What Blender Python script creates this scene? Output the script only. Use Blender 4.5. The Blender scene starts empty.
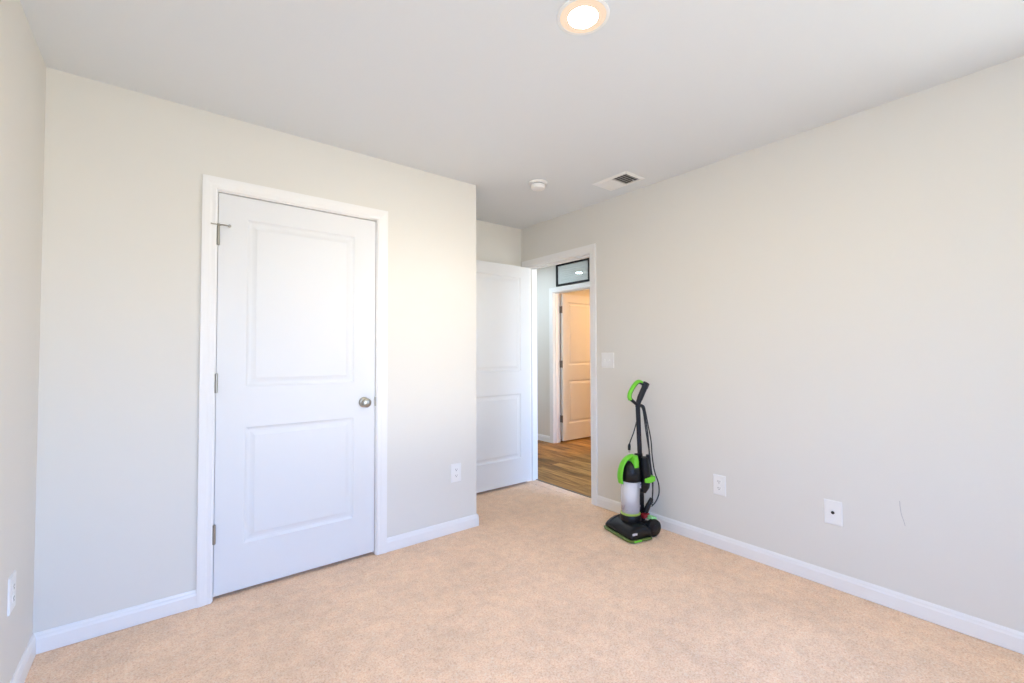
import bpy, bmesh, math, random
import numpy as np
from mathutils import Vector, Matrix

S = bpy.context.scene
COL = S.collection
random.seed(4)

# ------------------------------------------------------------------ dimensions (metres)
XL, XR = -0.399, 2.767          # left wall, right wall
YC, XE, YA = 2.672, 1.776, 3.363  # closet front wall, its free corner, back wall of the entry alcove
YB = -1.05                      # wall behind the camera
H = 2.44
WT = 0.115                      # wall thickness
DY0, DY1 = 2.475, 3.272         # entry doorway in the right wall
DZ = 2.045
HX = 4.200                      # far wall of the hall
HY0, HY1 = 0.9, 5.9             # hall ends
FY0, FY1 = 3.640, 4.420         # doorway across the hall
CX0, CX1 = 0.215, 1.038         # closet doorway
CZ = 2.047

# ------------------------------------------------------------------ camera
cd = bpy.data.cameras.new('camera'); cam = bpy.data.objects.new('camera', cd); COL.objects.link(cam)
cd.sensor_width = 36.0; cd.sensor_fit = 'HORIZONTAL'; cd.lens = 445.45 / 1024 * 36
cd.clip_start = 0.02
yaw, pit, rol = math.radians(38.195), math.radians(1.483), math.radians(-0.178)
fw = Vector((math.sin(yaw) * math.cos(pit), math.cos(yaw) * math.cos(pit), math.sin(pit)))
rt = Vector((math.cos(yaw), -math.sin(yaw), 0)); up = rt.cross(fw)
r2 = math.cos(rol) * rt + math.sin(rol) * up; u2 = -math.sin(rol) * rt + math.cos(rol) * up
M = Matrix((r2, u2, -fw)).transposed().to_4x4(); M.translation = (0, 0, 1.2245)
cam.matrix_world = M
S.camera = cam

# ------------------------------------------------------------------ colour management
S.view_settings.view_transform = 'Standard'; S.view_settings.look = 'None'
S.view_settings.gamma = 1.0; S.view_settings.use_curve_mapping = False
S.view_settings.exposure = 0.27
S.cycles.use_denoising = True
S.cycles.max_bounces = 16; S.cycles.diffuse_bounces = 10; S.cycles.glossy_bounces = 4
S.cycles.transparent_max_bounces = 16

# ------------------------------------------------------------------ sky seen through the windows
SKY = 9.6
GLOW = 2.9
w = bpy.data.worlds.new('sky'); S.world = w; w.use_nodes = True
nt = w.node_tree; nt.nodes.clear()
wo = nt.nodes.new('ShaderNodeOutputWorld'); bg = nt.nodes.new('ShaderNodeBackground')
tc = nt.nodes.new('ShaderNodeTexCoord'); sx = nt.nodes.new('ShaderNodeSeparateXYZ')
mr = nt.nodes.new('ShaderNodeMapRange'); mr.inputs[1].default_value = -1; mr.inputs[2].default_value = 1
cr = nt.nodes.new('ShaderNodeValToRGB')
e = cr.color_ramp.elements          # position = (sin(elevation) + 1) / 2
e[0].position = 0.0; e[0].color = (0.50, 0.51, 0.48, 1)
e[1].position = 1.0; e[1].color = (0.38, 0.70, 1.40, 1)
for p, c in ((0.40, (0.73, 0.74, 0.70, 1)), (0.50, (0.85, 0.90, 0.96, 1)), (0.54, (0.76, 0.97, 1.35, 1)), (0.62, (0.38, 0.82, 1.72, 1)), (0.76, (0.24, 0.72, 1.85, 1))):
    x = e.new(p); x.color = c
# bright hazy glow low over the horizon, added to brighten the closet wall
gr = nt.nodes.new('ShaderNodeValToRGB'); g = gr.color_ramp.elements
g[0].position = 0.36; g[0].color = (0, 0, 0, 1); g[1].position = 0.548; g[1].color = (0, 0, 0, 1)
for p, c in ((0.47, (0.55, 0.51, 0.45, 1)), (0.515, (0.97, 0.97, 0.97, 1)), (0.528, (0.97, 0.98, 1.0, 1))):
    x = g.new(p); x.color = c
ax = nt.nodes.new('ShaderNodeMath'); ax.operation = 'ADD'; ax.inputs[1].default_value = 0.27
ab = nt.nodes.new('ShaderNodeMath'); ab.operation = 'ABSOLUTE'
am = nt.nodes.new('ShaderNodeMapRange'); am.interpolation_type = 'SMOOTHSTEP'
am.inputs[1].default_value = 0.10; am.inputs[2].default_value = 0.24; am.inputs[3].default_value = 1.0; am.inputs[4].default_value = 0.0
gs = nt.nodes.new('ShaderNodeMath'); gs.operation = 'MULTIPLY'; gs.inputs[1].default_value = GLOW
vm = nt.nodes.new('ShaderNodeVectorMath'); vm.operation = 'SCALE'; va = nt.nodes.new('ShaderNodeVectorMath'); va.operation = 'ADD'
L = nt.links.new
L(tc.outputs['Generated'], sx.inputs[0]); L(sx.outputs[2], mr.inputs[0]); L(mr.outputs[0], cr.inputs[0]); L(mr.outputs[0], gr.inputs[0])
L(sx.outputs[0], ax.inputs[0]); L(ax.outputs[0], ab.inputs[0]); L(ab.outputs[0], am.inputs[0]); L(am.outputs[0], gs.inputs[0])
L(gr.outputs[0], vm.inputs[0]); L(gs.outputs[0], vm.inputs['Scale']); L(cr.outputs[0], va.inputs[0]); L(vm.outputs[0], va.inputs[1]); L(va.outputs[0], bg.inputs[0])
bg.inputs[1].default_value = SKY
L(bg.outputs[0], wo.inputs[0])

# window openings (behind the camera, and at the near end of the hall) with sampling portals
WX0, WX1, WZ0, WZ1 = -0.20, 1.05, 0.72, 2.06
RY0, RY1 = -0.88, -0.08           # unseen second window, added in the right wall for blue fill light
HWX0, HWX1, HWZ0, HWZ1 = 2.95, 4.13, 0.45, 2.3
def portal(name, loc, sx_, sy_, facing):
    l = bpy.data.lights.new(name, 'AREA'); l.shape = 'RECTANGLE'; l.size = sx_; l.size_y = sy_
    l.cycles.is_portal = True
    o = bpy.data.objects.new(name, l); COL.objects.link(o); o.location = loc
    o.rotation_euler = Vector(facing).to_track_quat('-Z', 'Y' if facing[0] == 0 else 'Y').to_euler()
portal('window_light_portal', ((WX0 + WX1) / 2, YB - WT - .02, (WZ0 + WZ1) / 2), WX1 - WX0, WZ1 - WZ0, (0, 1, 0))
portal('fill_window_portal', (XR + WT + .02, (RY0 + RY1) / 2, (WZ0 + WZ1) / 2), WZ1 - WZ0, RY1 - RY0, (-1, 0, 0))
portal('hall_window_light_portal', ((HWX0 + HWX1) / 2, HY0 - WT - .02, (HWZ0 + HWZ1) / 2), HWX1 - HWX0, HWZ1 - HWZ0, (0, 1, 0))

LAMP_ROOM = 300.0      # emission of the lamp lenses
LAMP_HALL = 640.0
LAMP_FAR = 640.0

# ------------------------------------------------------------------ materials
def lin(r, g, b):
    f = lambda c: (c / 255) / 12.92 if c / 255 <= .04045 else ((c / 255 + .055) / 1.055) ** 2.4
    return (f(r), f(g), f(b), 1)
def mat(name, col, rough=.5, metal=0, bump=None, spec=.5, **kw):
    m = bpy.data.materials.new(name); m.use_nodes = True
    n = m.node_tree; b = n.nodes['Principled BSDF']
    b.inputs['Base Color'].default_value = col if len(col) == 4 else (*col, 1)
    b.inputs['Roughness'].default_value = rough; b.inputs['Metallic'].default_value = metal
    b.inputs['Specular IOR Level'].default_value = spec
    for k, v in kw.items(): b.inputs[k].default_value = v
    if bump:
        sc, st, di = bump
        t = n.nodes.new('ShaderNodeTexCoord'); z = n.nodes.new('ShaderNodeTexNoise'); z.inputs['Scale'].default_value = sc
        z.inputs['Detail'].default_value = 4
        bp = n.nodes.new('ShaderNodeBump'); bp.inputs['Strength'].default_value = st; bp.inputs['Distance'].default_value = di
        n.links.new(t.outputs['Object'], z.inputs['Vector']); n.links.new(z.outputs['Fac'], bp.inputs['Height'])
        n.links.new(bp.outputs[0], b.inputs['Normal'])
    return m
def emis(name, col, s):
    m = bpy.data.materials.new(name); m.use_nodes = True; n = m.node_tree; n.nodes.clear()
    o = n.nodes.new('ShaderNodeOutputMaterial'); x = n.nodes.new('ShaderNodeEmission')
    x.inputs[0].default_value = (*col, 1); x.inputs[1].default_value = s; n.links.new(x.outputs[0], o.inputs[0]); return m

MWALL = mat("wall_paint", (.742, .726, .678), .75, bump=(260, .06, .002), spec=.25)
MCEIL = mat('ceiling_paint', (.742, .772, .795), .9, bump=(120, .12, .003), spec=.1)
MTRIM = mat('trim_paint', (.84, .838, .832), .38, spec=.4)
MDOOR = mat('door_paint', (.76, .775, .79), .42, bump=(300, .03, .001), spec=.4)
MPLAS = mat('white_plastic', (.84, .84, .83), .35)
MDARK = mat('dark_slot', (.02, .02, .02), .6)
MNICK = mat('satin_nickel', (.40, .39, .35), .36, 1.0)
MBRZ = mat('dark_bronze_hinge', (.20, .17, .15), .45, .8)
MSHADE = mat('duct_shade', (.10, .105, .11), .5, .3)  # dark colour stands in for the shade inside the duct
MBLK = mat('black_plastic', (.006, .006, .008), .36, spec=.35)
MBLK2 = mat('charcoal_plastic', (.014, .015, .022), .42, spec=.35)
MGRN = mat('lime_plastic', (.17, .62, .03), .35)
MGRNP = mat('pale_green_plastic', (.32, .72, .30), .4)
MRED = mat('red_plastic', (.28, .012, .02), .35)
MCORD = mat('grey_cord_rubber', (.018, .022, .026), .45)
MBADGE = mat('pale_badge', (.55, .53, .60), .4)
MBADGED = mat('badge_ink', (.05, .04, .09), .4)
MDUST = mat('grey_dust', (.30, .26, .32), .95, bump=(90, .8, .01))
MPAPER = mat('certificate_paper', (.76, .84, .83), .8)
MINK = mat('faint_print', (.66, .74, .73), .8)
MFRAME = mat('black_frame_lacquer', (.008, .008, .010), .5, spec=.25)
MSCUFF = mat('grey_scuff', (.42, .42, .43), .8)
MLED = emis('lamp_lens', (1, .81, .46), LAMP_ROOM)
MBLOOM = emis('lamp_bloom_glow', (1, .76, .57), .84)  # bloom around the lens, put in as a dim warm emission
MLEDH = emis('hall_lamp_lens', (.66, .84, 1.0), LAMP_HALL)
MLEDF = emis('far_lamp_lens', (1, .56, .24), LAMP_FAR)

def clear_plastic():
    m = bpy.data.materials.new('clear_bin_plastic'); m.use_nodes = True; n = m.node_tree; n.nodes.clear()
    o = n.nodes.new('ShaderNodeOutputMaterial'); mx = n.nodes.new('ShaderNodeMixShader'); tr = n.nodes.new('ShaderNodeBsdfTransparent')
    pr = n.nodes.new('ShaderNodeBsdfPrincipled'); pr.inputs['Base Color'].default_value = (.92, .92, .94, 1); pr.inputs['Roughness'].default_value = .12
    tr.inputs[0].default_value = (.99, .99, 1, 1); mx.inputs[0].default_value = .42
    n.links.new(tr.outputs[0], mx.inputs[1]); n.links.new(pr.outputs[0], mx.inputs[2]); n.links.new(mx.outputs[0], o.inputs[0]); return m
MCLEAR = clear_plastic()
def glass(name, refl):
    m = bpy.data.materials.new(name); m.use_nodes = True; n = m.node_tree; n.nodes.clear()
    o = n.nodes.new('ShaderNodeOutputMaterial'); mx = n.nodes.new('ShaderNodeMixShader'); tr = n.nodes.new('ShaderNodeBsdfTransparent')
    gl = n.nodes.new('ShaderNodeBsdfGlossy'); gl.inputs['Roughness'].default_value = .02; mx.inputs[0].default_value = refl
    n.links.new(tr.outputs[0], mx.inputs[1]); n.links.new(gl.outputs[0], mx.inputs[2]); n.links.new(mx.outputs[0], o.inputs[0]); return m
MGLASS = glass('window_glass', .05)
MPGLASS = glass('picture_glass', .10)

def carpet():
    m = bpy.data.materials.new('carpet'); m.use_nodes = True; n = m.node_tree; L = n.links.new
    b = n.nodes['Principled BSDF']; b.inputs['Roughness'].default_value = .95; b.inputs['Specular IOR Level'].default_value = .1
    b.inputs['Sheen Weight'].default_value = .25; b.inputs['Sheen Roughness'].default_value = .5
    t = n.nodes.new('ShaderNodeTexCoord')
    def noise(s, d, r=.5):
        z = n.nodes.new('ShaderNodeTexNoise'); z.inputs['Scale'].default_value = s; z.inputs['Detail'].default_value = d
        z.inputs['Roughness'].default_value = r; L(t.outputs['Object'], z.inputs['Vector']); return z.outputs['Fac']
    fine = noise(150, 3, .65); mid = noise(16, 3); big = noise(3.2, 3)
    r = n.nodes.new('ShaderNodeValToRGB'); el = r.color_ramp.elements
    el[0].position = .30; el[0].color = (.70, .43, .265, 1); el[1].position = .70; el[1].color = (.92, .73, .57, 1)
    x = el.new(.5); x.color = (.89, .605, .385, 1)
    L(fine, r.inputs[0])
    def mul(inp, fac, lo, hi):
        mp = n.nodes.new('ShaderNodeMapRange'); mp.inputs[1].default_value = .35; mp.inputs[2].default_value = .65
        mp.inputs[3].default_value = lo; mp.inputs[4].default_value = hi; L(fac, mp.inputs[0])
        v = n.nodes.new('ShaderNodeMix'); v.data_type = 'RGBA'; v.blend_type = 'MULTIPLY'; v.inputs[0].default_value = 1
        L(inp, v.inputs[6]); L(mp.outputs[0], v.inputs[7]); return v.outputs[2]
    c = mul(r.outputs[0], mid, .97, 1.07); c = mul(c, big, .97, 1.07); L(c, b.inputs['Base Color'])
    bp = n.nodes.new('ShaderNodeBump'); bp.inputs['Strength'].default_value = .7; bp.inputs['Distance'].default_value = .006
    L(fine, bp.inputs['Height']); L(bp.outputs[0], b.inputs['Normal']); return m
MCARPET = carpet()

def wood():
    m = bpy.data.materials.new('wood_planks'); m.use_nodes = True; n = m.node_tree; L = n.links.new
    b = n.nodes['Principled BSDF']; b.inputs['Roughness'].default_value = .5; b.inputs['Specular IOR Level'].default_value = .3
    t = n.nodes.new('ShaderNodeTexCoord'); mp = n.nodes.new('ShaderNodeMapping'); mp.inputs['Rotation'].default_value = (0, 0, math.pi / 2)
    L(t.outputs['Object'], mp.inputs['Vector'])
    br = n.nodes.new('ShaderNodeTexBrick'); br.inputs['Scale'].default_value = 1; br.inputs['Brick Width'].default_value = 1.2
    br.inputs['Row Height'].default_value = .125; br.inputs['Mortar Size'].default_value = .002; br.inputs['Color1'].default_value = (0, 0, 0, 1)
    br.inputs['Color2'].default_value = (1, 1, 1, 1); br.inputs['Mortar'].default_value = (.3, .3, .3, 1); br.offset = .37
    L(mp.outputs[0], br.inputs['Vector'])
    m2 = n.nodes.new('ShaderNodeMapping'); m2.inputs['Scale'].default_value = (14, 1.6, 1); L(t.outputs['Object'], m2.inputs['Vector'])
    z = n.nodes.new('ShaderNodeTexNoise'); z.inputs['Scale'].default_value = 2.2; z.inputs['Detail'].default_value = 5; L(m2.outputs[0], z.inputs['Vector'])
    ad = n.nodes.new('ShaderNodeMix'); ad.data_type = 'FLOAT'; ad.inputs[0].default_value = .72; L(br.outputs['Color'], ad.inputs[2]); L(z.outputs['Fac'], ad.inputs[3])
    r = n.nodes.new('ShaderNodeValToRGB'); el = r.color_ramp.elements
    el[0].position = .22; el[0].color = (.060, .027, .008, 1); el[1].position = .72; el[1].color = (.58, .32, .10, 1)
    x = el.new(.48); x.color = (.30, .145, .040, 1)
    L(ad.outputs[0], r.inputs[0])
    mo = n.nodes.new('ShaderNodeMix'); mo.data_type = 'RGBA'; L(br.outputs['Fac'], mo.inputs[0]); L(r.outputs[0], mo.inputs[6]); mo.inputs[7].default_value = (.06, .03, .012, 1)
    L(mo.outputs[2], b.inputs['Base Color']); return m
MWOOD = wood()

# ------------------------------------------------------------------ mesh helpers
def box(bm, x0, x1, y0, y1, z0, z1):
    v = [bm.verts.new((x, y, z)) for x in (x0, x1) for y in (y0, y1) for z in (z0, z1)]
    for f in ((0, 1, 3, 2), (4, 6, 7, 5), (0, 4, 5, 1), (2, 3, 7, 6), (0, 2, 6, 4), (1, 5, 7, 3)):
        bm.faces.new([v[i] for i in f])
def boxes(*bs):
    bm = bmesh.new()
    for b in bs: box(bm, *b)
    return bm
def prism(bm, prof, frame, a, b):
    """extrude a closed 2-D profile (u, v) from a to b; frame(u, v, t) gives the point"""
    A = [bm.verts.new(frame(u, v, a)) for u, v in prof]; B = [bm.verts.new(frame(u, v, b)) for u, v in prof]
    n = len(prof)
    for i in range(n): bm.faces.new((A[i], A[(i + 1) % n], B[(i + 1) % n], B[i]))
    bm.faces.new(A[::-1]); bm.faces.new(B)
def lathe(bm, prof, n=32, axis='z', at=(0, 0, 0), sx_=1, sy_=1):
    at = Vector(at); rings = []
    for r, h in prof:
        ring = []
        for i in range(n):
            a = 2 * math.pi * i / n; c, s = r * math.cos(a) * sx_, r * math.sin(a) * sy_
            p = {'z': (c, s, h), 'x': (h, c, s), 'y': (s, h, c)}[axis]
            ring.append(bm.verts.new(at + Vector(p)))
        rings.append(ring)
    for A, B in zip(rings, rings[1:]):
        for i in range(n): bm.faces.new((A[i], A[(i + 1) % n], B[(i + 1) % n], B[i]))
    bm.faces.new(rings[0][::-1]); bm.faces.new(rings[-1])
def loft(bm, secs, cap=True):
    R = [[bm.verts.new(p) for p in s] for s in secs]; n = len(secs[0])
    for A, B in zip(R, R[1:]):
        for i in range(n): bm.faces.new((A[i], A[(i + 1) % n], B[(i + 1) % n], B[i]))
    if cap: bm.faces.new(R[0][::-1]); bm.faces.new(R[-1])
def smooth_path(pts, k=8):
    pts = [Vector(p) for p in pts]; out = []
    P = [pts[0] * 2 - pts[1]] + pts + [pts[-1] * 2 - pts[-2]]
    for i in range(1, len(P) - 2):
        for j in range(k):
            t = j / k; a, b, c, d = P[i - 1], P[i], P[i + 1], P[i + 2]
            out.append(.5 * (2 * b + (c - a) * t + (2 * a - 5 * b + 4 * c - d) * t * t + (3 * b - a - 3 * c + d) * t ** 3))
    out.append(pts[-1]); return out
def tube(bm, path, r, n=10, ref=(0, 1, 0), ell=None):
    """r: radius or (ru, rv) elliptical, or list per point"""
    path = [Vector(p) for p in path]; secs = []
    for i, p in enumerate(path):
        t = (path[min(i + 1, len(path) - 1)] - path[max(i - 1, 0)]).normalized()
        u = Vector(ref).cross(t)
        if u.length < 1e-4: u = Vector((1, 0, 0)).cross(t)
        u.normalize(); v = t.cross(u)
        q = r[i] if isinstance(r, list) else r
        ru, rv = q if isinstance(q, tuple) else (q, q)
        secs.append([p + u * ru * math.cos(2 * math.pi * k / n) + v * rv * math.sin(2 * math.pi * k / n) for k in range(n)])
    loft(bm, secs)
def obj(name, bm, m, parent=None, bevel=0, smooth=False, seg=2, subd=0):
    bmesh.ops.recalc_face_normals(bm, faces=bm.faces[:])
    me = bpy.data.meshes.new(name); bm.to_mesh(me); bm.free()
    me.materials.append(m); o = bpy.data.objects.new(name, me); COL.objects.link(o)
    if parent: o.parent = parent
    if bevel:
        x = o.modifiers.new('bevel', 'BEVEL'); x.width = bevel; x.segments = seg; x.limit_method = 'ANGLE'; x.angle_limit = math.radians(40)
    if subd:
        x = o.modifiers.new('subd', 'SUBSURF'); x.levels = subd; x.render_levels = subd
    if smooth:
        for p in me.polygons: p.use_smooth = True
        if smooth != 'all':
            x = o.modifiers.new('wn', 'WEIGHTED_NORMAL') if bevel else None
            try: me.set_sharp_from_angle(angle=math.radians(42))
            except Exception: pass
    return o
def tag(o, label, cat, group=None, kind=None):
    o['label'] = label; o['category'] = cat
    if group: o['group'] = group
    if kind: o['kind'] = kind
    return o
def empty(name, loc, label, cat, rz=0, group=None, kind=None):
    o = bpy.data.objects.new(name, None); COL.objects.link(o); o.location = loc; o.rotation_euler = (0, 0, rz)
    o.empty_display_size = .05
    return tag(o, label, cat, group, kind)
def struct(name, bm, m, label, cat, **k):
    return tag(obj(name, bm, m, **k), label, cat, kind='structure')

# ------------------------------------------------------------------ room shell
# carpet: a dense sheet of tufts, raised and lowered at random
def carpet_mesh():
    x0, x1, y0, y1, st = XL, XR, YB, YA, .011
    nx, ny = int((x1 - x0) / st), int((y1 - y0) / st)
    rng = np.random.default_rng(3)
    X, Y = np.meshgrid(np.linspace(x0, x1, nx + 1), np.linspace(y0, y1, ny + 1), indexing='ij')
    Z = rng.uniform(-.0045, .0, X.shape)
    X[1:-1, 1:-1] += rng.uniform(-.3, .3, X[1:-1, 1:-1].shape) * st; Y[1:-1, 1:-1] += rng.uniform(-.3, .3, Y[1:-1, 1:-1].shape) * st
    co = np.stack([X, Y, Z], -1).reshape(-1, 3)
    i, j = np.meshgrid(np.arange(nx), np.arange(ny), indexing='ij'); k = (i * (ny + 1) + j).ravel()
    F = np.stack([k, k + ny + 1, k + ny + 2, k + 1], -1)
    me = bpy.data.meshes.new('floor'); me.from_pydata(co.tolist(), [], F.tolist()); me.update()
    me.materials.append(MCARPET)
    for p in me.polygons: p.use_smooth = True
    o = bpy.data.objects.new('floor', me); COL.objects.link(o); return o
floor = tag(carpet_mesh(), 'beige peach carpet covering the bedroom floor', 'carpet', kind='structure')
struct('floor_threshold', boxes((XR, XR + .098, DY0, DY1, -.02, -.001)), MCARPET, 'narrow strip of carpet filling the open doorway', 'carpet')
struct('trim_threshold', boxes((XR + .095, XR + WT, DY0 , DY1, -.02, .003)), MBRZ, 'thin dark strip between carpet and wood floor', 'trim', bevel=.002)
struct('floor_hall', boxes((XR + WT, 7.0, HY0, HY1, -.05, 0)), MWOOD, 'brown wood plank floor of the hall', 'floor')
struct('ceiling', boxes((XL - WT, 7.1, YB - WT, HY1 + WT, H, H + .1)), MCEIL, 'plain off-white ceiling', 'ceiling')

struct('wall_left', boxes((XL - WT, XL, YB - WT, YA + WT, -.05, H)), MWALL, 'bare off-white wall at the left edge', 'wall')
struct('wall_closet', boxes((XL, CX0 - .018, YC, YC + WT, -.05, H), (CX1 + .018, XE, YC, YC + WT, -.05, H), (CX0 - .018, CX1 + .018, YC, YC + WT, CZ + .018, H),
                            (XE - WT, XE, YC + WT, YA, -.05, H)), MWALL, 'off-white wall around the closed closet door', 'wall')
struct('wall_alcove', boxes((XL, XR, YA, YA + WT, -.05, H)), MWALL, 'short wall behind the open entry door', 'wall')
wr = struct('wall_right', boxes((XR, XR + WT, YB - WT, RY0, -.05, H), (XR, XR + WT, RY1, DY0 - .018, -.05, H), (XR, XR + WT, RY0, RY1, -.05, WZ0), (XR, XR + WT, RY0, RY1, WZ1, H), (XR, XR + WT, DY1 + .018, HY1, -.05, H), (XR, XR + WT, DY0 - .018, DY1 + .018, DZ + .018, H)),
            MWALL, 'long off-white wall behind the vacuum cleaner', 'wall')
struct('wall_back', boxes((XL, WX0, YB - WT, YB, -.05, H), (WX1, XR, YB - WT, YB, -.05, H), (WX0, WX1, YB - WT, YB, -.05, WZ0), (WX0, WX1, YB - WT, YB, WZ1, H)),
       MWALL, 'wall with the bedroom window opposite the closet door', 'wall')
struct('wall_hall', boxes((HX, HX + WT, HY0, FY0 - .018, -.05, H), (HX, HX + WT, FY1 + .018, HY1, -.05, H), (HX, HX + WT, FY0 - .018, FY1 + .018, DZ + .018, H)), MWALL,
       'hall wall seen through the doorway, below the framed certificate', 'wall')
struct('wall_hall_end', boxes((XR, 7.1, HY1, HY1 + WT, -.05, H)), MWALL, 'far end wall of the hall', 'wall')
struct('wall_hall_near', boxes((XR + WT, HWX0, HY0 - WT, HY0, -.05, H), (HWX1, 7.1, HY0 - WT, HY0, -.05, H), (HWX0, HWX1, HY0 - WT, HY0, -.05, HWZ0), (HWX0, HWX1, HY0 - WT, HY0, HWZ1, H)),
       MWALL, 'near end wall of the hall with a window', 'wall')
struct('wall_far_room', boxes((HX + WT, 7.0, FY1 + .16, FY1 + .16 + WT, -.05, H), (7.0, 7.1, HY0, HY1, -.05, H), (HX + WT, 7.0, 2.0, 2.0 + WT, -.05, H)), MWALL,
       'walls of the warmly lit room across the hall', 'wall')

# baseboards (profile: u out of the wall, v up)
BP = [(0, 0), (.013, 0), (.013, .058), (.010, .066), (.009, .074), (.004, .083), (0, .083)]
def base(name, label, *runs):
    bm = bmesh.new()
    for ax, c, s, a, b in runs:
        fr = (lambda u, v, t: (t, c + s * u, v)) if ax == 'x' else (lambda u, v, t: (c + s * u, t, v))
        prism(bm, BP, fr, a, b)
    return struct(name, bm, MTRIM, label, 'baseboard')
CW = .062   # casing width
base('baseboard_left', 'white baseboard along the left wall', ('y', XL, 1, YB, YC))
base('baseboard_closet', 'white baseboard left and right of the closet door', ('x', YC, -1, XL, CX0 - CW), ('x', YC, -1, CX1 + CW, XE), ('y', XE, 1, YC - .013, YA))
base('baseboard_alcove', 'white baseboard behind the open entry door', ('x', YA, -1, XE, XR))
base('baseboard_right', 'white baseboard along the right wall behind the vacuum', ('y', XR, -1, YB, DY0 - CW))
base('baseboard_back', 'white baseboard under the bedroom window', ('x', YB, 1, XL, XR))
base('baseboard_hall', 'white baseboard of the hall left of the far doorway', ('y', HX, -1, FY1 + CW, HY1), ('y', HX, -1, HY0, FY0 - CW))

# casings (profile across: u from inner edge 0 to CW, v out)
CP = [(0, 0), (0, .010), (.006, .013), (.020, .0125), (.030, .015), (.050, .017), (CW, .017), (CW, 0)]
def casing(bm, P, a, b, z1, rv=.005):
    """P(s, out, z): s along the wall; legs at s<=a and s>=b, head above z1, mitred corners"""
    a, b, z1 = a - rv, b + rv, z1 + rv
    n = len(CP)
    secs = []
    secs.append([P(a - u, v, 0) for u, v in CP]); secs.append([P(a - u, v, z1 + u) for u, v in CP])
    secs.append([P(b + u, v, z1 + u) for u, v in CP]); secs.append([P(b + u, v, 0) for u, v in CP])
    loft(bm, secs)
def jamb(bm, P, a, b, z1, d0, d1, t=.019, stop=None):
    """lining: P(s, depth, z), depth 0 at the wall face and positive into the wall"""
    def bx(s0, s1, e0, e1, z0, zz):
        c = [P(s, e_, z) for s in (s0, s1) for e_ in (e0, e1) for z in (z0, zz)]
        xs, ys, zs = zip(*c); box(bm, min(xs), max(xs), min(ys), max(ys), min(zs), max(zs))
    bx(a - .0175, a, d0, d1, 0, z1); bx(b, b + .0175, d0, d1, 0, z1); bx(a - .0175, b + .0175, d0, d1, z1, z1 + .0175)
    if stop:
        s0, s1 = stop
        bx(a, a + .011, s0, s1, 0, z1 - .011); bx(b - .011, b, s0, s1, 0, z1 - .011); bx(a, b, s0, s1, z1 - .011, z1)
bm = bmesh.new(); casing(bm, lambda s, o, z: (s, YC - o, z), CX0, CX1, CZ); jamb(bm, lambda s, d, z: (s, YC + d, z), CX0, CX1, CZ, -.001, WT + .001, stop=(.05, .085))
struct('trim_1', bm, MTRIM, 'white casing around the closed closet door', 'door casing')
bm = bmesh.new(); casing(bm, lambda s, o, z: (XR - o, s, z), DY0, DY1, DZ); casing(bm, lambda s, o, z: (XR + WT + o, s, z), DY0, DY1, DZ)
jamb(bm, lambda s, d, z: (XR + d, s, z), DY0, DY1, DZ, -.001, WT + .001, stop=(.045, .080))
struct('trim_2', bm, MTRIM, 'white casing around the open entry doorway', 'door casing')
bm = bmesh.new(); casing(bm, lambda s, o, z: (HX - o, s, z), FY0, FY1, DZ); casing(bm, lambda s, o, z: (HX + WT + o, s, z), FY0, FY1, DZ)
jamb(bm, lambda s, d, z: (HX + d, s, z), FY0, FY1, DZ, -.001, WT + .001, stop=(.030, .066))
struct('trim_3', bm, MTRIM, 'white casing of the doorway across the hall', 'door casing')

# ------------------------------------------------------------------ doors: slab in local x (0..w from the hinge), y thickness, z
def slab(wd, ht, t=.035, panels=None, st=.115):
    bm = bmesh.new()
    xs = [0, st, wd - st, wd]; zs = [0] + [z for p in panels for z in p] + [ht]
    for side in (0, 1):
        y0 = 0 if side == 0 else t; s = 1 if side == 0 else -1
        for i in range(3):
            for j in range(len(zs) - 1):
                if i == 1 and j % 2 == 1:
                    rings = []
                    for ins, dep in ((0, 0), (.008, .006), (.014, .0085), (.024, .0085), (.034, .006), (.046, .0015), (.048, .0015)):
                        a, b, c, d = xs[1] + ins, xs[2] - ins, zs[j] + ins, zs[j + 1] - ins
                        rings.append([bm.verts.new((q[0], y0 + s * dep, q[1])) for q in ((a, c), (b, c), (b, d), (a, d))])
                    for A, B in zip(rings, rings[1:]):
                        for k in range(4): bm.faces.new((A[k], A[(k + 1) % 4], B[(k + 1) % 4], B[k]))
                    bm.faces.new(rings[-1])
                else:
                    bm.faces.new([bm.verts.new((x, y0, z)) for x, z in ((xs[i], zs[j]), (xs[i + 1], zs[j]), (xs[i + 1], zs[j + 1]), (xs[i], zs[j + 1]))])
    for q in (((0, 0), (0, ht)), ((wd, 0), (wd, ht)), ((0, 0), (wd, 0)), ((0, ht), (wd, ht))):
        (xa, za), (xb, zb) = q
        bm.faces.new([bm.verts.new(p) for p in ((xa, 0, za), (xb, 0, zb), (xb, t, zb), (xa, t, za))])
    bmesh.ops.remove_doubles(bm, verts=bm.verts[:], dist=1e-5)
    return bm
PAN = [(.23, .825), (1.035, 1.91)]
def knob_bm(x, y, z, s):
    """round doorknob on a rose; s = direction it sticks out along y"""
    bm = bmesh.new()
    pr = [(.031, 0), (.031, .005), (.027, .009), (.013, .012), (.011, .028), (.014, .033), (.024, .040), (.0275, .050), (.025, .060), (.015, .066), (.003, .067)]
    lathe(bm, [(r, s * h) for r, h in pr], 28, 'y', (x, y, z), 1.0, 1.0); return bm
def hinge_bm(x, y, z, leafdir=1, ang=0):
    bm = bmesh.new()
    lathe(bm, [(.002, -.050), (.0070, -.047), (.0070, .047), (.002, .050)], 14, 'z', (x, y, z))
    return bm
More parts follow.
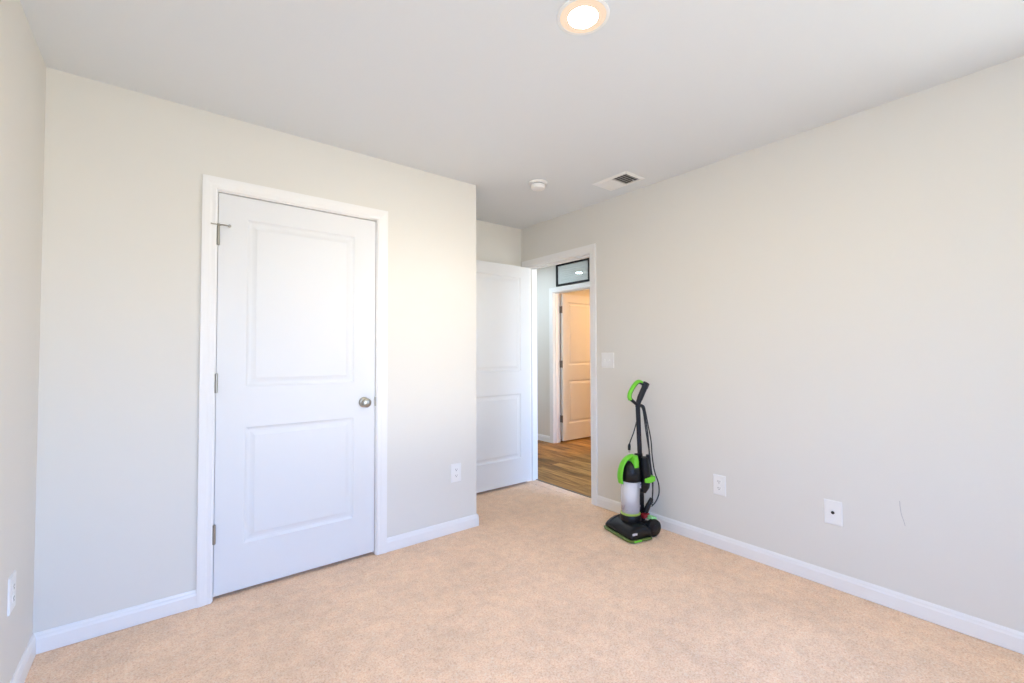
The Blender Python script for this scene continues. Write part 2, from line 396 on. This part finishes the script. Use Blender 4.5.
# door_1: the closet door, closed, hinges at left
DW = CX1 - CX0 - .006
d1 = struct('door_1', slab(DW, 2.0255, panels=PAN, st=.128), MDOOR, 'closed white two-panel closet door with a round knob', 'door')
d1.location = (CX0 + .0035, YC + .012, .018)
for z in (.31, 1.06, 1.805):
    bm = hinge_bm(-.001, -.014, z); box(bm, .000, .004, -.006, .002, z - .045, z + .045)
    h = obj('hinge', bm, MNICK, d1, smooth=True)
    if z > 1.7:
        bm = bmesh.new(); zz = z + .053
        lathe(bm, [(.007, -.004), (.009, -.002), (.009, .004), (.006, .007)], 14, 'z', (-.001, -.014, zz))
        tube(bm, [(-.001, -.014, zz), (.014, -.028, zz), (.045, -.026, zz)], .0032, 8, (0, 0, 1)); lathe(bm, [(.004, 0), (.007, .002), (.007, .010), (.005, .013)], 12, 'y', (.046, -.030, zz))
        tube(bm, [(-.001, -.014, zz), (-.014, -.024, zz), (-.034, -.024, zz)], .0032, 8, (0, 0, 1)); lathe(bm, [(.004, 0), (.006, .002), (.006, .008), (.004, .010)], 12, 'y', (-.034, -.026, zz))
        obj('hinge_pin_stop', bm, MNICK, h, smooth=True)
k = obj('doorknob', knob_bm(DW - .068, 0, .912, -1), MNICK, d1, smooth=True)
bm = boxes((DW - .003, DW + .0045, -.0135, -.002, .885, .94))
obj('latch_strike', bm, MNICK, d1, bevel=.001)

# door_2: entry door, swung open 90 degrees against the alcove, hinges on the right wall
DW2 = DY1 - DY0 - .006
d2 = struct('door_2', slab(DW2, 2.015, panels=PAN, st=.11), MDOOR, 'white two-panel entry door standing open beyond the closet corner', 'door')
d2.location = (XR - .015, DY1 - .012, .022); d2.rotation_euler = (0, 0, math.pi)   # local x runs to -X, local y to -Y
for z in (.30, 1.05, 1.80):
    bm = hinge_bm(-.008, -.004, z); box(bm, -.002, .0, .002, .033, z - .045, z + .045)
    obj('hinge', bm, MNICK, d2, smooth=True)
bm = bmesh.new(); k1 = knob_bm(DW2 - .068, .035, .912, 1); obj('doorknob', k1, MNICK, d2, smooth=True); bm.free()
obj('doorknob', knob_bm(DW2 - .068, 0, .912, -1), MNICK, d2, smooth=True)

# door_3: door of the room across the hall, swung open into that room, hinges at left
DW3 = FY1 - FY0 - .006
d3 = struct('door_3', slab(DW3, 2.018, panels=PAN, st=.11), MDOOR, 'white two-panel door open in warm light across the hall', 'door')
d3.location = (HX + WT + .012, FY1 - .046, .020)
for z in (.30, 1.05, 1.80):
    bm = hinge_bm(-.005, .046, z); box(bm, -.004, -.001, .001, .034, z - .045, z + .045)
    lathe(bm, [(.004, -.05), (.008, -.047), (.008, .047), (.004, .05)], 12, 'z', (-.006, .010, z))
    obj('hinge', bm, MBRZ, d3, smooth=True)
obj('doorknob', knob_bm(DW3 - .068, 0, .912, -1), MNICK, d3, smooth=True)

# ------------------------------------------------------------------ windows
def window(name, label, x0, x1, z0, z1, P):
    """P(s, d): point at s along the wall and d outwards from its inner face"""
    def B(*bs):
        out = []
        for a, b, d0, d1, za, zb in bs:
            p, q = P(a, d0), P(b, d1)
            out.append((min(p[0], q[0]), max(p[0], q[0]), min(p[1], q[1]), max(p[1], q[1]), za, zb))
        return boxes(*out)
    d0, d1 = .04, .09
    f = struct(name, B((x0, x0 + .045, d0, d1, z0, z1), (x1 - .045, x1, d0, d1, z0, z1), (x0, x1, d0, d1, z0, z0 + .05), (x0, x1, d0, d1, z1 - .045, z1),
               (x0, x1, d0 + .005, d1 + .005, (z0 + z1) / 2 - .022, (z0 + z1) / 2 + .022)), MTRIM, label, 'window', bevel=.003)
    obj('pane', B((x0 + .04, x1 - .04, d0 + .024, d0 + .028, z0 + .04, z1 - .04)), MGLASS, f)
    obj('window_sill', B((x0 - .03, x1 + .03, -.03, .04, z0 - .02, z0)), MTRIM, f, bevel=.004)
window('window_1', 'white sash window lighting the bedroom opposite the closet', WX0, WX1, WZ0, WZ1, lambda s, d: (s, YB - d))
window('window_2', 'white sash window lighting the hall', HWX0, HWX1, HWZ0, HWZ1, lambda s, d: (s, HY0 - d))
window('fill_window', 'unseen white sash window added in the right wall for blue fill light', RY0, RY1, WZ0, WZ1, lambda s, d: (XR + d, s))

# ------------------------------------------------------------------ ceiling fixtures
def downlight(x, y, lens, label, r=1.0):
    o = empty('recessed_light', (x, y, H), label, 'light')
    bm = bmesh.new(); lathe(bm, [(.094 * r, 0), (.094 * r, -.003), (.091 * r, -.0044), (.083 * r, -.0040), (.082 * r, -.0010)], 48, 'z')
    obj('trim_ring', bm, MPLAS, o, smooth=True)
    bm = bmesh.new(); lathe(bm, [(.0530 * r, -.0040), (.0525 * r, -.0066), (.034 * r, -.0072), (.002, -.0074)], 48, 'z')
    obj('lens', bm, lens, o, smooth=True)
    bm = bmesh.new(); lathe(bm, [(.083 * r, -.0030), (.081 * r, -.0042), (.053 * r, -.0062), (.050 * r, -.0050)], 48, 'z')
    obj('bloom_ring', bm, MBLOOM, o, smooth=True)  # glowing ring added for the bloom around the lens
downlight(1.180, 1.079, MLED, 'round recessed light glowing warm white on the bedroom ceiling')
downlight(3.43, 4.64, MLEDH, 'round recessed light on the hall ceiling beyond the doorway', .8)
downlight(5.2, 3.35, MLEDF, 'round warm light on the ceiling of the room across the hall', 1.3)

o = empty('smoke_detector', (2.100, 2.362, H), 'small round white smoke detector on the ceiling left of the vent', 'smoke detector')
bm = bmesh.new(); lathe(bm, [(.068, 0), (.068, -.007), (.064, -.011), (.046, -.012)], 40, 'z'); obj('mounting_base', bm, MPLAS, o, smooth=True)
bm = bmesh.new(); lathe(bm, [(.044, -.012), (.044, -.015), (.051, -.017), (.052, -.034), (.046, -.044), (.030, -.048), (.002, -.049)], 40, 'z'); obj('sensor_housing', bm, MPLAS, o, smooth=True)
bm = bmesh.new(); lathe(bm, [(.0455, -.0125), (.0455, -.0155)], 40, 'z'); obj('vent_gap', bm, MDARK, o, smooth=True)

# ceiling register: two banks of louvres throwing opposite ways
VX0, VX1, VY0, VY1 = 2.425, 2.635, 1.842, 2.142
o = empty('ceiling_vent', ((VX0 + VX1) / 2, (VY0 + VY1) / 2, H), 'white rectangular ceiling vent with dark open louvres near the right wall', 'vent')
hx, hy = (VX1 - VX0) / 2, (VY1 - VY0) / 2; ix, iy = hx - .026, hy - .026
bm = bmesh.new()
P2 = [(0, 0), (.026, 0), (.026, -.006), (.022, -.009), (.004, -.004), (0, -.002)]
secs = []
for sx_, sy_ in ((1, 1), (-1, 1), (-1, -1), (1, -1), (1, 1)):
    secs.append([(sx_ * (hx - u), sy_ * (hy - u), v) for u, v in P2])
loft(bm, secs, False); box(bm, -ix, ix, -.006, .006, -.007, -.001)
obj('frame', bm, MPLAS, o)
obj('duct_shade_plate', boxes((-ix, ix, -iy, iy, -.0012, -.0004)), MSHADE, o)  # flat dark plate in place of the shaded duct opening
for s in (-1, 1):
    for q in range(5):
        yc = s * (.016 + q * .0235 + .004)
        bm = bmesh.new()
        # lower edge leans outward
        k_ = .0062 if s < 0 else .0085
        pr = [(yc + s * k_, -.0095), (yc + s * (k_ + .001), -.0090), (yc - s * k_, -.0020), (yc - s * (k_ + .001), -.0025)]
        prism(bm, pr, lambda u, v, t: (t, u, v), -ix, ix)
        obj('louvre', bm, MPLAS, o)
bm = bmesh.new(); tube(bm, [(.055, -.085, -.004), (.055, -.088, -.012), (.055, -.094, -.022)], (.004, .002), 8); obj('damper_lever', bm, MPLAS, o, smooth=True)

# ------------------------------------------------------------------ wall plates (local: y = 0 at wall, -y outward, x along)
def rounded(bm, wd, ht, d, e=.004):
    loft(bm, [[(-wd/2, 0, -ht/2), (wd/2, 0, -ht/2), (wd/2, 0, ht/2), (-wd/2, 0, ht/2)],
              [(-wd/2, -d + .002, -ht/2), (wd/2, -d + .002, -ht/2), (wd/2, -d + .002, ht/2), (-wd/2, -d + .002, ht/2)],
              [(-wd/2 + e, -d, -ht/2 + e), (wd/2 - e, -d, -ht/2 + e), (wd/2 - e, -d, ht/2 - e), (-wd/2 + e, -d, ht/2 - e)]])
def outlet(loc, rz, label):
    o = empty('wall_outlet', loc, label, 'outlet', rz)
    bm = bmesh.new(); rounded(bm, .080, .124, .0065); obj('cover_plate', bm, MPLAS, o)
    for s in (-1, 1):
        bm = bmesh.new()
        prof = [(.0165 * math.copysign(min(1, abs(math.cos(a)) * 1.02), math.cos(a)), s * .0205 + .0143 * math.sin(a)) for a in [2 * math.pi * i / 24 for i in range(24)]]
        prism(bm, prof, lambda u, v, t: (u, t, v), -.0082, -.005); r_ = obj('receptacle', bm, MPLAS, o)
        z = s * .0205
        bm = boxes((-.0075, -.0050, -.0086, -.008, z - .001, z + .008), (.0050, .0072, -.0086, -.008, z - .000, z + .007), (-.0022, .0022, -.0086, -.008, z - .0085, z - .004))
        obj('slots', bm, MDARK, r_)
    bm = bmesh.new(); lathe(bm, [(.003, -.006), (.003, -.0075), (.001, -.008)], 12, 'y'); obj('screw', bm, MPLAS, o)
    return o
R_ = math.pi / 2
outlet((1.606, YC, .402), 0, 'white double outlet on the closet wall left of the alcove corner')
outlet((XR, 1.412, .392), -R_, 'white double outlet on the right wall beside the vacuum cleaner')
outlet((XL, 2.303, .400), R_, 'white double outlet low on the left wall at the picture edge')
o = empty('cable_plate', (XR, .810, .388), 'white wall plate with one small dark cable socket on the right wall', 'wall plate', -R_)
bm = bmesh.new(); rounded(bm, .080, .124, .0065); obj('cover_plate', bm, MPLAS, o)
bm = bmesh.new(); lathe(bm, [(.008, -.006), (.008, -.008), (.006, -.009), (.0055, -.014), (.001, -.014)], 16, 'y'); obj('coaxial_socket', bm, MDARK, o, smooth=True)
for s in (-1, 1):
    bm = bmesh.new(); lathe(bm, [(.003, -.006), (.003, -.0075), (.001, -.008)], 12, 'y', (0, 0, s * .042)); obj('screw', bm, MPLAS, o)
o = empty('light_switch', (XR, 2.295, 1.165), 'white double light switch plate beside the entry doorway', 'light switch', -R_)
bm = bmesh.new(); rounded(bm, .122, .120, .0065); obj('cover_plate', bm, MPLAS, o)
for i, x in enumerate((-.023, .023)):
    t_ = obj('toggle_slot', boxes((x - .006, x + .006, -.0072, -.006, -.013, .013)), MPLAS, o)
    s = -1 if i == 0 else 1
    bm = bmesh.new(); loft(bm, [[(x - .0045, -.006, -.006), (x + .0045, -.006, -.006), (x + .0045, -.006, .006), (x - .0045, -.006, .006)],
                                [(x - .0035, -.019, s * .009 - .004), (x + .0035, -.019, s * .009 - .004), (x + .0035, -.019, s * .009 + .003), (x - .0035, -.019, s * .009 + .003)]])
    obj('toggle', bm, MPLAS, t_)
# scratch in the paint of the right wall
bm = bmesh.new(); tube(bm, smooth_path([(XR + .0008, .541, .516), (XR + .0008, .540, .49), (XR + .0008, .536, .455), (XR + .0008, .528, .425), (XR + .0008, .523, .403)], 4),
                       [(.0022, .0012)] * 6 + [(.0018, .0011)] * 11, 6); obj('scuff_mark', bm, MSCUFF, wr)

# ------------------------------------------------------------------ framed certificate in the hall, over the far doorway
o = empty('certificate_frame', (HX, 4.045, 2.266), 'black framed certificate on the hall wall above the far doorway', 'picture frame', -R_)
a, b, t_ = .300, .146, .024
bm = bmesh.new()
prof = [(0, 0), (0, -.024), (.004, -.028), (t_, -.026), (t_, 0)]
loft(bm, [[(sx_ * (a - u), v, sy_ * (b - u)) for u, v in prof] for sx_, sy_ in ((1, 1), (-1, 1), (-1, -1), (1, -1), (1, 1))], False)
obj('frame', bm, MFRAME, o)
pp = obj('certificate', boxes((-a + .012, a - .012, -.008, -.004, -b + .012, b - .012)), MPAPER, o)
bm = bmesh.new()
for z, x0, x1 in ((.075, -.16, .16), (.045, -.21, .21), (.02, -.19, .19), (-.005, -.21, .21), (-.03, -.17, .17), (-.07, -.21, -.06), (-.07, .06, .21)):
    box(bm, x0, x1, -.0084, -.008, z - .004, z + .004)
obj('printed_lines', bm, MINK, pp)
obj('glass', boxes((-a + .012, a - .012, -.013, -.011, -b + .012, b - .012)), MPGLASS, o)

# ------------------------------------------------------------------ vacuum cleaner (local x forward, y towards the camera side, z up)
VR = math.atan2(.24, -.97)
vac = empty('vacuum_cleaner', (2.413, 1.938, 0), 'black and lime green upright vacuum cleaner standing by the right wall', 'vacuum cleaner', VR)
UO = -.021      # the upright body sits a little further back than the head
# head
def head_sec(y, hs, ins, fr):
    p = [(-.006, .016), (-.002, .030), (-.004, .044), (-.018, .064), (-.045, .084), (-.080, .098), (-.115, .102), (-.150, .094), (-.172, .070), (-.178, .030), (-.172, .016)]
    return [(-.09 + (x + .09) * ins + fr, y, .016 + (z - .016) * hs) for x, z in p]
bm = bmesh.new()
loft(bm, [head_sec(y, hs, i_, 0) for y, hs, i_ in ((-.142, .45, .86), (-.140, .62, .93), (-.130, .78, .98), (-.10, .90, 1), (-.05, .98, 1), (0, 1, 1), (.05, .98, 1), (.10, .92, 1), (.130, .82, .98), (.140, .66, .93), (.142, .5, .86))])
hd = obj('cleaning_head', bm, MBLK, vac, smooth='all')
bm = bmesh.new()     # crease trim running over the hood
for s in (-1,):
    tube(bm, smooth_path([(-.004, s * .095, .050), (-.03, s * .092, .074), (-.075, s * .085, .095), (-.12, s * .08, .098)], 5), (.003, .003), 6)
obj('hood_ridge', bm, MBLK2, hd, smooth=True)
bm = bmesh.new()     # front bumper
pr = [(.004, .002), (.010, .005), (.010, .015), (.004, .018), (-.012, .018), (-.012, .002)]
path = [(-.165, -.144), (-.03, -.146), (-.008, -.140), (0, -.120), (.002, 0), (0, .120), (-.008, .140), (-.03, .146), (-.165, .144)]
secs = []
for i, (x, y) in enumerate(path):
    t0, t1 = Vector(path[max(i - 1, 0)]), Vector(path[min(i + 1, len(path) - 1)]); tt = (t1 - t0).normalized(); nx_, ny_ = tt.y, -tt.x
    secs.append([(x + nx_ * u, y + ny_ * u, v) for u, v in pr])
loft(bm, secs); bp_ = obj('bumper', bm, mat('olive_lime_bumper', (.12, .17, .035), .5), hd, smooth=True)
bm = bmesh.new(); box(bm, -.080, -.020, .149, .1575, .004, .016); obj('side_bumper', bm, MGRN, hd, bevel=.003)
bm = bmesh.new(); box(bm, -.055, -.018, .1365, .1435, .045, .058); obj('head_badge', bm, MBADGE, hd, bevel=.002)
# rear wheels and their forks
for s in (-1, 1):
    bm = bmesh.new(); lathe(bm, [(.010, -.021), (.044, -.020), (.055, -.014), (.057, 0), (.055, .014), (.044, .020), (.010, .021)], 32, 'y', (-.215, s * .108, .057))
    wh = obj('wheel', bm, MBLK, vac, smooth=True)
    bm = bmesh.new(); lathe(bm, [(.022, s * .018), (.022, s * .024), (.016, s * .026), (.002, s * .026)], 20, 'y', (-.215, s * .108, .057)); obj('hub_cap', bm, MBLK2, wh, smooth=True)
    bm = bmesh.new()
    loft(bm, [[(-.15 , s * .075 + dy, z) for dy, z in ((-.024, .03), (.024, .03), (.024, .088), (-.024, .088))], [(-.19, s * .085 + dy, z) for dy, z in ((-.02, .045), (.02, .045), (.02, .098), (-.02, .098))],
              [(-.235, s * .09 + dy, z) for dy, z in ((-.012, .06), (.012, .06), (.012, .09), (-.012, .09))]])
    obj('wheel_housing', bm, MBLK, vac, bevel=.006, smooth=True)
bm = bmesh.new(); loft(bm, [[(-.205, y, z) for y, z in ((.05, .100), (.115, .100), (.105, .130), (.065, .130))], [(-.25, y, z) for y, z in ((.055, .080), (.112, .080), (.105, .120), (.065, .120))]])
obj('height_adjuster', bm, MGRNP, vac, bevel=.005, smooth=True)
bm = bmesh.new(); loft(bm, [[(-.172, y, z) for y, z in ((.028, .106), (.072, .106), (.068, .134), (.032, .134))], [(-.225, y, z) for y, z in ((.036, .116), (.068, .116), (.064, .136), (.040, .136))]])
obj('foot_pedal', bm, MRED, vac, bevel=.004, smooth=True)
# collar + bin
BX = -.095 + UO
bm = bmesh.new(); lathe(bm, [(.050, .085), (.070, .092), (.071, .118), (.066, .130), (.05, .132)], 36, 'z', (BX, 0, 0)); obj('base_collar', bm, MBLK, vac, smooth=True)
bm = bmesh.new(); lathe(bm, [(.058, .130), (.0665, .133), (.0665, .140), (.060, .144)], 36, 'z', (BX, 0, 0)); obj('bin_ring', bm, mat('yellow_green_ring', (.34, .50, .10), .4), vac, smooth=True)
bm = bmesh.new(); lathe(bm, [(.058, .142), (.0615, .150), (.0635, .30), (.0635, .352), (.058, .355)], 40, 'z', (BX, 0, 0)); bn = obj('dust_bin', bm, MCLEAR, vac, smooth=True)
bm = bmesh.new(); lathe(bm, [(.050, .148), (.058, .152), (.059, .168), (.059, .186), (.058, .200), (.045, .210), (.02, .214), (.004, .215)], 28, 'z', (BX, 0, 0))
for v in bm.verts: v.co += Vector((random.uniform(-1, 1), random.uniform(-1, 1), random.uniform(-1, 1))) * .005
obj('collected_dust', bm, MDUST, bn, smooth='all')
bm = bmesh.new(); lathe(bm, [(.046, .352), (.046, .30), (.040, .24), (.036, .205)], 28, 'z', (BX, 0, 0)); obj('cyclone_cone', bm, mat('pale_cyclone', (.80, .83, .86), .4), bn, smooth=True)
# black motor dome over the bin
bm = bmesh.new(); lathe(bm, [(.060, .352), (.066, .358), (.068, .39), (.067, .42), (.060, .448), (.047, .472), (.024, .486), (.004, .489)], 36, 'z', (BX - .006, 0, 0)); dm = obj('motor_cover', bm, MBLK, vac, smooth=True)
bm = bmesh.new()
for s in (-.02, .012): tube(bm, [(BX + .045, .046 + s * .1, .425 + s), (BX + .015, .067, .43 + s), (BX - .02, .068, .435 + s)], (.002, .004), 6)
obj('cover_highlight', bm, MBLK2, dm, smooth=True)  # charcoal strips put in as faint highlights on the dome
# lime carry arch: a curved strap over the front of the dome, sweeping up to the neck
pts = smooth_path([(-.118, 0, .520), (-.084, 0, .514), (-.050, 0, .494), (-.026, 0, .462), (-.013, 0, .425), (-.009, 0, .385), (-.016, 0, .345)], 5)
bm = bmesh.new(); tube(bm, pts, [(.011, .022)] * 6 + [(.011, .024)] * 12 + [(.010, .026)] * (len(pts) - 18), 16)
obj('carry_arch', bm, MGRN, vac, smooth='all').location.x = UO
bm = bmesh.new(); loft(bm, [[(-.104 + dx, dy, .448) for dx, dy in ((-.020, .0), (.020, .0), (.018, .062), (-.018, .062))], [(-.108 + dx, dy, .490) for dx, dy in ((-.020, -.03), (.022, -.03), (.020, .056), (-.018, .056))], [(-.118 + dx, dy, .526) for dx, dy in ((-.018, -.026), (.020, -.026), (.018, .036), (-.016, .036))]])
obj('carry_latch', bm, MGRN, vac, bevel=.006, smooth=True).location.x = UO
# spine behind the bin
SX = -.170 + UO
bm = bmesh.new()
loft(bm, [[(SX + x, y * w_, z) for x, y in ((.026, -.032), (.030, 0), (.026, .032), (-.022, .028), (-.028, 0), (-.022, -.028))] for z, w_ in ((.07, 1.3), (.12, 1.25), (.16, .95), (.30, .85), (.42, .95), (.47, .9), (.515, .6), (.53, .5))])
obj('spine', bm, MBLK, vac, bevel=.004, smooth=True)
bm = bmesh.new(); lathe(bm, [(.020, .028), (.020, .036), (.017, .038), (.002, .038)], 24, 'y', (SX + .012, 0, .322)); bd = obj('brand_badge', bm, MBADGE, vac, smooth=True)
bm = bmesh.new()
ring = [(SX + .012 + .010 * math.cos(a), .0385, .322 + .010 * math.sin(a)) for a in [2 * math.pi * i / 20 for i in range(17)]]
tube(bm, ring, .0025, 6); obj('emblem', bm, MBADGED, bd)
# handle pole, grip and arch
bm = bmesh.new(); tube(bm, [(-.165, 0, .54), (-.158, 0, .70), (-.152, 0, .87), (-.152, 0, .895)], (.0165, .0150), 14)
pole = obj('handle_pole', bm, MBLK2, vac, smooth=True); pole.location = (-.036, 0, -.028)
bm = bmesh.new(); tube(bm, smooth_path([(-.152, 0, .875), (-.156, 0, .905), (-.184, 0, .960), (-.214, 0, 1.012), (-.230, 0, 1.040)], 5), [(.019, .016)] * 8 + [(.022, .018)] * 7 + [(.025, .019)] * 6, 14)
obj('grip', bm, MBLK2, pole, smooth=True)
arch = smooth_path([(-.150, 0, .890), (-.118, 0, .912), (-.089, 0, .938), (-.088, 0, .968), (-.110, 0, 1.005), (-.140, 0, 1.036), (-.165, 0, 1.046), (-.205, 0, 1.030)], 6)
bm = bmesh.new(); tube(bm, arch, [(.0105, .014)] * len(arch), 12); ar = obj('handle_loop', bm, MBLK2, pole, smooth=True)
gp = [p + (p - Vector((-.165, 0, .965))).normalized() * .006 for p in arch[11:40]]
bm = bmesh.new(); tube(bm, gp, [(.0125, .0165)] * len(gp), 12); obj('lime_grip_cover', bm, MGRN, pole, smooth=True)
# stored hose cup, wand and tool at the camera side of the spine
bm = bmesh.new(); tube(bm, [(-.172, .052, .515), (-.178, .054, .44), (-.184, .056, .37), (-.180, .052, .315), (-.172, .046, .275)], [(.024, .026), (.032, .034), (.031, .032), (.028, .028), (.014, .014)], 20); obj('tool_holder', bm, MBLK, vac, smooth=True).location.x = UO
bm = bmesh.new(); tube(bm, [(-.196, .060, .53), (-.202, .062, .37)], .0125, 14); obj('wand', bm, MBLK2, vac, smooth=True).location.x = UO
bm = bmesh.new(); loft(bm, [[(-.150, y, z) for y, z in ((.078, .352), (.092, .352), (.092, .378), (.078, .378))], [(-.185, y, z) for y, z in ((.084, .348), (.098, .348), (.098, .388), (.084, .388))],
                            [(-.232, y, z) for y, z in ((.050, .355), (.094, .355), (.094, .390), (.050, .390))]])
obj('tool_clip', bm, MGRN, vac, bevel=.004, smooth=True).location.x = UO
bm = bmesh.new(); tube(bm, smooth_path([(-.185, .045, .14), (-.200, .050, .175), (-.215, .052, .205), (-.235, .05, .225)], 5), [(.018, .018)] * 8 + [(.014, .014)] * 8, 14); obj('hose_elbow', bm, MBLK, vac, smooth=True).location.x = UO
# cord hooks and cord
bm = bmesh.new(); tube(bm, smooth_path([(-.158, 0, .872), (-.178, .006, .888), (-.196, .010, .872), (-.202, .012, .835)], 5), [(.008, .009)] * 16, 10); obj('cord_hook', bm, MBLK2, pole, smooth=True)
bm = bmesh.new()
def strand(pts, r=.0046): tube(bm, smooth_path(pts, 7), r, 8)
strand([(-.178, .006, .890), (-.200, .012, .860), (-.216, .020, .76), (-.226, .026, .66), (-.232, .03, .55), (-.236, .034, .44), (-.240, .05, .33), (-.236, .05, .25), (-.23, .05, .205)])
strand([(-.180, .014, .888), (-.206, .020, .850), (-.224, .028, .75), (-.244, .034, .64), (-.250, .038, .53), (-.262, .045, .43), (-.286, .055, .35), (-.288, .058, .28), (-.262, .055, .225), (-.228, .05, .195)], .0042)
strand([(-.176, -.004, .886), (-.206, .000, .845), (-.222, .010, .70), (-.240, .02, .56), (-.246, .03, .45), (-.252, .04, .36), (-.236, .052, .28), (-.234, .055, .22)], .0042)
strand([(-.170, -.012, .80), (-.142, -.02, .70), (-.108, -.018, .635), (-.098, -.015, .612)], .004)
cord = obj('power_cord', bm, MCORD, vac, smooth='all'); cord.location = (-.026, 0, -.022)
bm = bmesh.new(); tube(bm, [(-.099, -.015, .622), (-.096, -.014, .606), (-.094, -.013, .578)], [(.006, .006), (.011, .009), (.010, .008)], 10)
pl = obj('plug', bm, MBLK, cord, smooth=True)
bm = boxes((-.096, -.0945, -.020, -.016, .562, .579), (-.096, -.0945, -.011, -.007, .562, .579)); obj('prong', bm, MNICK, pl)
